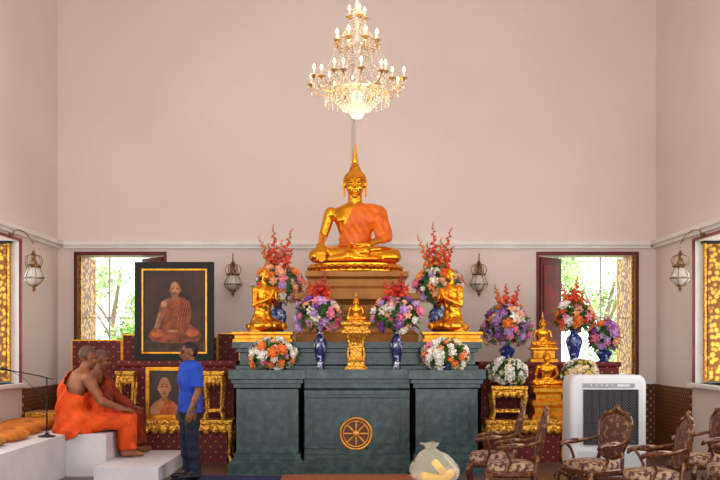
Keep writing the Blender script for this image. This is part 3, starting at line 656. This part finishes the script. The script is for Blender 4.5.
d=14.5
p_or={'orange':3,'white':3,'peach':4,'coral':1.5,'lilac':1,'pink':.7}
p_mx={'pink':4,'purple':2,'red':.8,'lilac':3,'peach':2,'white':2,'magenta':1}
p_wh={'white':5,'orange':2.5,'peach':1.5,'cream':2,'pink':.6}
p_pu={'lilac':4,'purple':2,'pink':4,'white':1,'peach':1.5,'orange':.8}
p_ow={'orange':4,'coral':2,'white':2,'peach':3,'pink':1.5}
p_gw={'white':6,'cream':3}
arrangement((X(278,d),d,1.64),Z(287,d)-1.64,(.30,.2,.27),p_or,66,'blue','orange and white flowers with tall red gladioli in blue vase',6,'coral',.56,sw=.34)
arrangement((X(437,d),d,1.64),Z(287,d)-1.64,(.30,.2,.27),p_or,66,'blue','orange and peach flowers with tall red gladioli in blue vase',6,'coral',.56,sw=.34)
d=13.49
arrangement((X(320,d),d,1.29),Z(316,d)-1.29,(.26,.2,.22),p_mx,58,'tall','pink and purple flowers in tall blue-and-white vase',4,'red',.34,sw=.3)
arrangement((X(397,d),d,1.29),Z(316,d)-1.29,(.28,.2,.22),p_mx,58,'tall','pink, purple and white flowers in tall blue-and-white vase',4,'red',.34,sw=.3)
d=13.42
arrangement((X(272,d),d,1.29),.17,(.28,.18,.19),p_wh,54,'bowl','white and orange rose arrangement in low bowl on altar')
arrangement((X(445,d),d,1.29),.17,(.28,.18,.19),p_wh,54,'bowl','white and orange rose arrangement in low bowl on altar')
g=G(); g.stack([(1.0,.27,0),(1.0,.27,.06),(.97,.25,.08),(.97,.25,1.28),(1.0,.27,1.31),(1.0,.27,1.36)],2.72,15.3)
thing('altar_cabinet','red cabinet with gold lattice holding vases of flowers','cabinet',mesh=g.mesh('altar_cabinet',M_redgold,.3))
d=15.3
arrangement((X(507,d),d,1.36),Z(327,d)-1.36,(.32,.24,.32),p_pu,72,'blue','purple and lilac orchids with red gladioli in blue vase',3,'coral',.40,bs=.072,sw=.25)
arrangement((X(573,d),15.22,1.36),Z(318,d)-1.36,(.26,.2,.22),p_ow,60,'blue','orange and white flowers with red gladioli in blue vase',4,'coral',.36,bs=.068)
arrangement((X(604,d),15.3,1.36),Z(337,d)-1.36,(.20,.2,.21),p_pu,54,'blue','lilac and purple orchid arrangement beside orange flowers')
gilt_table((2.29,14.72,0),1.1,.46,.58,'long low carved gilt altar table with red panel',panel=M_redgold)
gilt_table((X(508,14.7),14.72,.58),.50,.34,.46,'small carved gilt table holding white flowers')
arrangement((X(508,14.7),14.72,1.04),.18,(.26,.16,.17),p_gw,50,'bowl','white flowers with green leaves on gilt table')
ped=thing('gilt_pedestal','tiered gilt pedestal carrying a small statue','pedestal',(X(547,14.7),14.72,.58))
g=G(); g.stack([(.23,.2,0),(.23,.2,.05),(.19,.16,.08),(.19,.16,.16),(.225,.19,.2),(.225,.19,.25),(.17,.15,.28),(.17,.15,.34),(.21,.18,.38),(.21,.18,.43)]); part('tiers',g,ped,M_gold2,.15)
small_buddha((X(547,14.7),14.72,.58+.43+.12*.35),.35,'small gilded seated Buddha statuette on tiered pedestal')
sb=thing('gilt_pedestal','gilt box pedestal on red cabinet','pedestal',(X(542,15.25),15.2,1.36))
g=G(); g.stack([(.19,.16,0),(.19,.16,.04),(.15,.13,.06),(.15,.13,.16),(.19,.16,.18),(.19,.16,.2)]); part('tiers',g,sb,M_gold2,.15)
small_buddha((X(542,15.25),15.2,1.56+.12*.29),.29,'smaller gilded seated Buddha statuette beside orchids')
gilt_table((3.07,14.72,0),.38,.36,1.0,'tall gilt table holding yellow flowers')
arrangement((3.07,14.72,1.0),.2,(.23,.16,.17),{'yellow':2,'white':3,'cream':3},44,'bowl','yellow and white flowers in low bowl')
d=13.49; st=thing('gilt_stand','tall carved gilt stand holding small Buddha statuette','stand',(X(356,d),d,1.29))
g=G(); g.stack([(.14,.12,0.005),(.14,.12,.03),(.11,.1,.05),(.10,.09,.09),(.115,.10,.12)]); part('foot',g,st,M_gilt,.3)
for a in (-1,1):
    for b in (-1,1):
        g=G(); g.tube([(a*.09,b*.075,.11),(a*.105,b*.09,.2),(a*.085,b*.075,.32),(a*.115,b*.1,.44)],[.018,.014,.013,.02],8); part('leg',g,st,M_gilt)
g=G(); g.stack([(.09,.075,.10),(.07,.06,.2),(.08,.07,.34),(.13,.115,.43)]); part('carved_core',g,st,M_gilt,.3)
g=G(); g.stack([(.15,.13,.42),(.18,.15,.46),(.18,.15,.49),(.15,.13,.50),(.15,.13,.54),(.185,.155,.57),(.185,.155,.60)]); part('top',g,st,M_gilt,.3)
small_buddha((X(356,d),d,1.29+.60+.12*.215),.215,'tiny gilded seated Buddha statuette on tall stand')
# ================================================================= CHANDELIER
ch=thing('chandelier','gilt and crystal chandelier with glowing candle bulbs','chandelier',(X(357,12),12.0,4.18))
g=G(); k=0; z=1.35
while z<HC-4.18-.02:
    g.push(Matrix.Translation((0,0,z))@Matrix.Rotation((k%2)*pi/2,4,'Z')); g.tube([(.014*math.cos(a*pi/5),0,.028*math.sin(a*pi/5)) for a in range(11)],.004,6); g.pop(); z+=.044; k+=1
part('chain',g,ch,M_chg)
g=G(); g.lathe([(.1,HC-4.18),(.09,HC-4.23),(.03,HC-4.27),(.01,HC-4.29)],n=20); part('ceiling_rose',g,ch,M_chg)
g=G(); g.lathe([(.001,-.02),(.03,0),(.02,.04),(.05,.1),(.09,.2),(.1,.26),(.05,.32),(.03,.4),(.06,.46),(.035,.54),(.02,.66),(.045,.72),(.09,.8),(.05,.86),(.02,.95),(.05,1.05),(.07,1.12),(.03,1.2),(.02,1.36)],n=20); part('column',g,ch,M_crys)
g=G(); g.lathe([(.001,.0),(.05,.01),(.08,.06),(.09,.12),(.095,.18),(.09,.18)],n=20,c=(0,0,-.04),ripple=.05,rn=10); part('glass_bowl',g,ch,M_bowl)
def arm(par,a,r,z0,z1,dip):
    c,s_=math.cos(a),math.sin(a)
    g=G(); pts=[(.04,z0),(r*.3,z0+.03-dip*.2),(r*.6,z0-dip),(r*.85,z0-dip*.7),(r,z1-.05)]
    g.tube([(q*c,q*s_,z) for q,z in pts],.008,8); g.lathe([(.01,-.07),(.04,-.045),(.048,-.035),(.012,-.03)],c=(r*c,r*s_,z1),n=12); part('arm',g,par,M_chg)
    g=G(); g.lathe([(.009,-.035),(.009,.03),(.007,.032)],c=(r*c,r*s_,z1),n=8); part('candle',g,par,M_candle)
    g=G(); g.lathe([(.006,.03),(.015,.048),(.013,.066),(.002,.09)],c=(r*c,r*s_,z1),n=10); part('bulb',g,par,M_bulb)
RG=[(.54 if k%2 else .40,.42 if k%2 else .47) for k in range(16)]
for k in range(16): arm(ch,2*pi*(k+.3)/16,RG[k][0],.30,RG[k][1],.07)
for k in range(8): arm(ch,2*pi*(k+.5)/8,.24,.76,.86,.04)
for k in range(4): arm(ch,2*pi*(k+.2)/4,.09,1.08,1.14,.02)
g=G()
def drop(p,s_=.012,l=.03): 
    x,y,z=p; g.add([(x,y,z+l*.6),(x+s_,y,z),(x,y+s_,z),(x-s_,y,z),(x,y-s_,z),(x,y,z-l)],[(0,1,2),(0,2,3),(0,3,4),(0,4,1),(5,2,1),(5,3,2),(5,4,3),(5,1,4)])
for k in range(16):
    a=2*pi*(k+.3)/16; r,zz=RG[k]; a2=2*pi*(k+1.3)/16; r2,z2=RG[(k+1)%16]
    for j in range(6):
        b=j*pi/3; drop((r*math.cos(a)+.042*math.cos(b),r*math.sin(a)+.042*math.sin(b),zz-.075),.010,.034)
    drop((r*math.cos(a),r*math.sin(a),zz-.13),.016,.055)
    for j in range(1,10):
        t=j/10; drop((r*math.cos(a)*(1-t)+r2*math.cos(a2)*t,r*math.sin(a)*(1-t)+r2*math.sin(a2)*t,zz*(1-t)+z2*t-.06-.12*math.sin(pi*t)),.011,.022)
    for q0,w_ in ((.23,.12),(.06,.22)):
        for j in range(1,18):
            t=j/18; q=q0*(1-t)+r*t; drop((q*math.cos(a),q*math.sin(a),.84*(1-t)+(zz-.04)*t-w_*math.sin(pi*t)),.011,.02)
for k in range(28):
    a=2*pi*k/28
    for j in range(9): q=.36-.028*j; drop((q*math.cos(a),q*math.sin(a),.28-.24*(j/9)**.8),.011,.022)
    for j in range(6): drop((.36*math.cos(a),.36*math.sin(a),.27-.03*j),.010,.02)
    for j in range(12):
        t=j/12; q=.05+(.22-.05)*t; drop((q*math.cos(a),q*math.sin(a),1.18-.34*t-.06*math.sin(pi*t)),.010,.018)
    for j in range(8): drop((.2*math.cos(a)*(1-j*.08),.2*math.sin(a)*(1-j*.08),.78-.03*j),.010,.019)
g.lathe([(.355,.27),(.365,.275),(.355,.28)],n=40); 
part('crystal_drops',g.mesh('crystal_drops',M_crys,None),ch,stuff=True)
g=G(); g.box(X(354,16.5)-.018,X(354,16.5)+.018,16.465,16.5,3.2,6.0); thing('wall_conduit','slim grey cable conduit running down the wall','conduit',mesh=g.mesh('wall_conduit',mat('conduit_grey',(200,186,178),.5)))
# ================================================================= WALL LANTERNS
M_fb=mat('frosted_bulb',(250,240,220),.4)
def lantern_parts(r):
    g=G(); g.lathe([(.001,.36),(.012,.33),(.006,.30),(.02,.28),(.035,.24),(.015,.2),(.03,.17),(.045,.15),(.05,.12),(.09,.10),(.10,.085),(.095,.07)],n=20,ripple=.05,rn=8); part('cap',g,r,M_brass)
    g=G(); g.lathe([(.07,.07),(.085,.03),(.115,-.03),(.13,-.07),(.125,-.09),(.07,-.14),(.04,-.16)],n=24,ripple=.03,rn=12); part('glass_shade',g,r,M_glass)
    g=G()
    for k in range(6):
        a=k*pi/3; g.tube([(q*math.cos(a),q*math.sin(a),z) for q,z in ((.09,.085),(.095,.03),(.125,-.03),(.14,-.075),(.08,-.145),(.045,-.17))],.005,6)
        g.tube([(q*math.cos(a),q*math.sin(a),z) for q,z in ((.04,.24),(.10,.22),(.12,.16),(.10,.09))],.006,6)
    g.lathe([(.128,-.08),(.142,-.075),(.142,-.06),(.128,-.055)],n=24); part('cage',g,r,M_brass)
    g=G(); g.lathe([(.055,-.155),(.05,-.175),(.02,-.19),(.03,-.21),(.001,-.26)],n=16); part('finial',g,r,M_brass)
    g=G(); g.ell((0,0,.0),(.035,.035,.05),10); part('bulb',g,r,M_fb)
def lantern(loc,anchor,label):
    r=thing('wall_lantern',label,'lamp',loc,group='brass wall lanterns'); lantern_parts(r)
    a=Vector(anchor)-Vector(loc); g=G(); top=V(0,0,.36)
    m=a*.5; m.z=max(a.z,.36)+.12; pts=[]
    for k in range(11):
        t=k/10; pts.append(a*(1-t)**2+m*2*t*(1-t)+(top+V(0,0,.02))*t*t)
    g.tube(pts,.009,8); g.ell(a,(.04,.04,.06),12) ; part('bracket',g,r,M_brass)
for px in (233,479):
    lantern((X(px,16.25),16.25,Z(280,16.25)),(X(px,16.5),16.47,Z(266,16.25)),'brass and glass wall lantern with finial on back wall')
lantern((-4.27,14.1,Z(273,14.1)),(-4.6,14.2,3.09),'brass and glass lantern on curved bracket beside side window')
lantern((4.27,14.1,Z(273,14.1)),(4.6,14.2,3.09),'brass and glass lantern on curved bracket beside side window')
# ================================================================= AIR COOLER
d=12.25; ac=thing('air_cooler','large white evaporative air cooler with dark honeycomb grille','air cooler',(X(608.5,d),d+.25,0))
w=.44
def rr(hx,hy,z,r=.05):
    pts=[]
    for (sx,sy,a0) in ((1,1,0),(-1,1,90),(-1,-1,180),(1,-1,270)):
        for k in range(5):
            a=math.radians(a0+k*22.5); pts.append((sx*(hx-r)+r*math.cos(a),sy*(hy-r)+r*math.sin(a),z))
    return pts
def rr(hx,hy,z,r=.05):
    pts=[]
    for (sx,sy,a0) in ((1,1,0),(-1,1,90),(-1,-1,180),(1,-1,270)):
        for k in range(5):
            a=math.radians(a0+k*22.5); pts.append((sx*(hx-r)+r*math.cos(a),sy*(hy-r)+r*math.sin(a),z))
    return pts
g=G(); g.rings([rr(w-.02,.24,.09),rr(w,.25,.12),rr(w,.25,.42),rr(w-.005,.248,.43),rr(w-.005,.248,.45),rr(w,.25,.46),rr(w,.25,1.16),rr(w-.02,.235,1.22),rr(w-.05,.20,1.25)]); part('body',g,ac,M_cw,.5)
g=G(); g.box(-.27,.32,-.262,-.252,.48,1.07); part('cooling_pad',g,ac,M_pad)
g=G()
for a in ((-.29,.34,1.07,1.09),(-.29,.34,.46,.48),(-.29,-.27,.48,1.07),(.32,.34,.48,1.07)): g.box(a[0],a[1],-.272,-.25,a[2],a[3])
for k in range(6): g.box(-.27,.32,-.270,-.26,.56+k*.085,.566+k*.085)
for k in range(6): g.box(-.19+k*.085,-.184+k*.085,-.270,-.26,.48,1.07)
part('grille',g,ac,M_cg)
g=G(); g.box(-.3,.3,-.256,-.248,1.11,1.16); g.mi=1
for k in range(5): g.ell((-.2+k*.06,-.258,1.135),(.012,.006,.012),8)
g.box(.1,.24,-.260,-.25,1.12,1.15); part('control_panel',g,ac,[mat('cooler_mid_grey',(150,154,160),.5),M_cw])
g=G(); g.box(-.36,.36,-.256,-.25,.16,.38); part('lower_panel',g,ac,mat('cooler_light_grey',(190,194,198),.5))
for a in (-1,1):
    for b in (-1,1):
        g=G(); g.push(Matrix.Translation((a*.36,b*.18,.045))@Matrix.Rotation(pi/2,4,'Y')); g.lathe([(.03,-.02),(.045,-.015),(.045,.015),(.03,.02)],n=16); g.pop(); g.box(a*.36-.02,a*.36+.02,b*.18-.02,b*.18+.02,.05,.1); part('caster',g,ac,M_black)
# ================================================================= CHAIRS
def build_chair():
    c=thing('armchair','carved dark gilt-edged wood armchair with floral upholstery','chair',(0,0,0),group='carved wooden armchairs')
    def S(g,hx,hy,z,y0=0): return [(math.copysign(abs(math.cos(a))**.55,math.cos(a))*hx*(1-.12*math.sin(a)),y0+math.copysign(abs(math.sin(a))**.55,math.sin(a))*hy,z) for a in [2*pi*j/32 for j in range(32)]]
    g=G(); g.rings([S(g,.27,.26,.33),S(g,.285,.275,.35),S(g,.285,.275,.385),S(g,.27,.26,.40)])
    for k in range(7): g.ell((-.18+.06*k,-.27,.345-.012*(3-abs(3-k))),(.035,.018,.028),8)
    part('seat_rail',g,c,M_wood)
    g=G(); g.rings([S(g,.265,.255,.40),S(g,.27,.26,.43),S(g,.25,.24,.465),S(g,.16,.15,.485),S(g,.02,.02,.49)]); part('seat',g,c,M_uph,1)
    for a in (-1,1):
        g=G(); g.tube([(a*.24,-.23,.36),(a*.27,-.26,.30),(a*.26,-.25,.18),(a*.235,-.225,.07),(a*.255,-.25,.0)],[.035,.036,.022,.016,.024],10); part('leg',g,c,M_wood)
        g=G(); g.tube([(a*.21,.22,.38),(a*.215,.24,.25),(a*.22,.28,.12),(a*.23,.33,.0)],[.03,.026,.02,.022],10); part('leg',g,c,M_wood)
    g=G(); g.push(Matrix.Translation((0,.24,.42))@Matrix.Rotation(-.2,4,'X'))
    out=[]
    for k in range(49):
        t=2*pi*k/48; x=.235*math.copysign(abs(math.sin(t))**.7,math.sin(t))*(1-.14*math.cos(t)+.05*math.cos(3*t)); z=.32-.25*math.copysign(abs(math.cos(t))**.85,math.cos(t))
        out.append((x,0,z))
    g.tube(out,.024,10)
    for k in range(9):
        t=(k-4)/4; g.ell((t*.12,-.008,.585-.045*t*t),(.03,.024,.03-.008*abs(t)),8)
    g.ell((0,-.01,.615),(.045,.026,.035),10)
    for a in (-1,1):
        g.ell((a*.255,-.005,.44),(.022,.024,.04),8); g.tube([(a*.17,0,.14),(a*.19,0,.05),(a*.2,0,-.04)],[.024,.022,.026],8); g.ell((a*.18,-.005,.545),(.045,.02,.028),8)
    g.pop(); part('back_frame',g,c,M_wood)
    g=G(); g.push(Matrix.Translation((0,.24,.42))@Matrix.Rotation(-.2,4,'X')); 
    g.rings([[(x*k,y,.32+(z-.32)*k) for x,_,z in out[:-1]] for k,y in ((.3,-.05),(.7,-.04),(.93,-.01),(.93,.01),(.5,.03))]); g.pop(); part('backrest',g,c,M_uphd,1)
    for a in (-1,1):
        g=G(); g.tube([(a*.225,.27,.70),(a*.29,.16,.67),(a*.31,.02,.65),(a*.30,-.10,.655),(a*.31,-.16,.635),(a*.29,-.17,.61)],[.018,.02,.024,.024,.026,.016],10)
        g.tube([(a*.30,-.10,.64),(a*.275,-.06,.58),(a*.275,-.02,.49),(a*.27,-.08,.38)],[.018,.016,.016,.02],8); part('armrest',g,c,M_wood)
        g=G(); g.ell((a*.30,.03,.675),(.026,.10,.016),12); part('arm_pad',g,c,M_uph)
    return c
c=build_chair(); CS=.94
c.location=(X(492,11.5),11.5,0); c.rotation_euler=(0,0,math.radians(-98)); c.scale=(CS,)*3
for px,d,r in ((512,10.6,-96),(592,10.7,-62),(652,9.9,-92),(700,11.3,-74),(734,10.3,-100)):
    copy_thing(c,(X(px,d),d,0),math.radians(r))
# ================================================================= LOW TABLE + BAG
tb=thing('low_table','low table covered by a white cloth','table',(X(440,10.2),10.2,0))
g=G(); g.stack([(.36,.28,0.02),(.34,.26,.26),(.34,.26,.27)]); part('tablecloth',g,tb,M_cloth,.3)
g=G(); g.box(-.33,.33,-.24,.24,0,.02); part('table_base',g,tb,M_wood)
M_bag=mat('clear_plastic',(246,240,214),.12,alpha=.26,coat=1,bump=1,bs=11); M_yel=mat('yellow_pack',(250,204,40),.5,c2=(244,176,24),ns=5)
bg=thing('plastic_bag','crumpled clear plastic bag holding yellow packages','bag',(X(436,10.2),10.2,.272),scale=1.02)
g=G(); NR=18; R=[]
rb=random.Random(5)
prev=[0]*NR
for r,z in [(.10,.005),(.17,.02),(.2,.07),(.21,.12),(.2,.17),(.17,.22),(.13,.27),(.09,.30),(.05,.33),(.06,.36),(.09,.385)]:
    prev=[.55*p+rb.uniform(-.16,.16) for p in prev]
    R.append([((r*(1+prev[j]))*math.cos(2*pi*j/NR)-.16*z,(r*.75*(1+prev[j]))*math.sin(2*pi*j/NR),max(.003,z+rb.uniform(-.012,.014))) for j in range(NR)])
g.rings(R,False); part('bag_film',g.mesh('bag_film',M_bag,.3),bg)
for (x,y,z,a) in ((-.05,0,.065,.2),(.085,.0,.075,-.5),(.03,-.02,.155,.9)):
    g=G(); g.push(Matrix.Translation((x,y,z))@Matrix.Rotation(a,4,'Y')@Matrix.Rotation(a,4,'Z')); g.rings([rr(.075,.05,-.035,.02),rr(.085,.06,-.02,.02),rr(.085,.06,.02,.02),rr(.07,.045,.035,.02)]); g.pop(); part('yellow_packet',g,bg,M_yel)
# ================================================================= OUTSIDE
g=G(); g.box(-40,40,17.2,60,-.6,-.5); struct('floor_outside',g,mat('garden_ground',(170,180,140),.9))
M_tree=mat('tree_leaves',(130,168,90),.7,c2=(190,214,146),ns=2); M_tr=mat('tree_bark',(150,132,110),.9)
def tree(x,y,s,seed,nb=20):
    rg=random.Random(seed); t=thing('tree','leafy green garden tree seen through the window','tree',(x,y,-.5),scale=s)
    g=G(); g.tube([(0,0,0),(.1,0,1.2),(0,.1,2.4),(.2,0,3.4)],[.10,.08,.06,.03],8)
    for k in range(5): a=k*1.3; g.tube([(0.05,0,1.3+.3*k),(.7*math.cos(a),.7*math.sin(a),2.1+.35*k)],[.04,.015],6)
    part('trunk',g,t,M_tr); g=G()
    for b in range(nb):
        c=V(rg.uniform(-1.3,1.3),rg.uniform(-.8,.8),rg.uniform(1.0,3.9))
        for k in range(190):
            d=V(rg.gauss(0,1),rg.gauss(0,1),rg.gauss(0,1)).normalized(); p=c+d*rg.uniform(.1,.5)
            u=V(rg.gauss(0,1),rg.gauss(0,1),rg.gauss(0,1)).normalized()*.065; w_=u.orthogonal().normalized()*.032
            g.add([p-u,p+w_,p+u,p-w_],[(0,1,2,3)])
    part('foliage',g.mesh('foliage',M_tree,None,False),t,stuff=True)
for i,(x,y,s) in enumerate(((-5.6,22,1),(-6.2,27,1.15),(5.1,22,1.0),(7.6,27,1.15))): tree(x,y,s,i,20 if i!=2 else 17)
# ================================================================= LIGHT + CAMERA
w=bpy.data.worlds.new('World'); bpy.context.scene.world=w; w.use_nodes=True
bg_=w.node_tree.nodes['Background']; bg_.inputs[0].default_value=(.95,.98,1,1); bg_.inputs[1].default_value=2.6
def area(name,loc,rot,sx,sy,p,col):
    l=bpy.data.lights.new(name,'AREA'); l.shape='RECTANGLE'; l.size=sx; l.size_y=sy; l.energy=p; l.color=col
    o=link(bpy.data.objects.new(name,l)); o.location=loc; o.rotation_euler=rot; return o
area('ceiling_fill',(0,8,HC-.15),(0,0,0),7,8,130,(1,.93,.87))  # added soft fill from overhead, stands for no actual ceiling lamp
area('window_light_right',(W-.1,8.5,2.6),(0,math.radians(90),0),2.2,9,180,(1,.96,.92))
area('window_light_left',(-W+.1,8.5,2.6),(0,math.radians(-90),0),2.2,9,110,(1,.96,.92))
area('front_fill',(0,-1.5,3.5),(math.radians(90),0,0),8,5,40,(1,.94,.9))  # added frontal fill behind the camera, no door modelled there
s=bpy.data.lights.new('sun','SUN'); s.energy=4.5; s.angle=.05; so=link(bpy.data.objects.new('sun',s)); so.rotation_euler=(math.radians(38),0,math.radians(15))
pl=bpy.data.lights.new('chandelier_glow','POINT'); pl.energy=30; pl.color=(1,.75,.45); pl.shadow_soft_size=.3; po=link(bpy.data.objects.new('chandelier_glow',pl)); po.location=(0,12,4.0)
cam=bpy.data.cameras.new('Camera'); co=link(bpy.data.objects.new('Camera',cam)); co.location=(0,0,H); co.rotation_euler=(math.radians(90),0,0)
cam.sensor_width=36; cam.lens=36*F/720; cam.shift_x=3/720; cam.shift_y=105/720; cam.clip_end=200
bpy.context.scene.camera=co
bpy.context.scene.view_settings.view_transform='Standard'
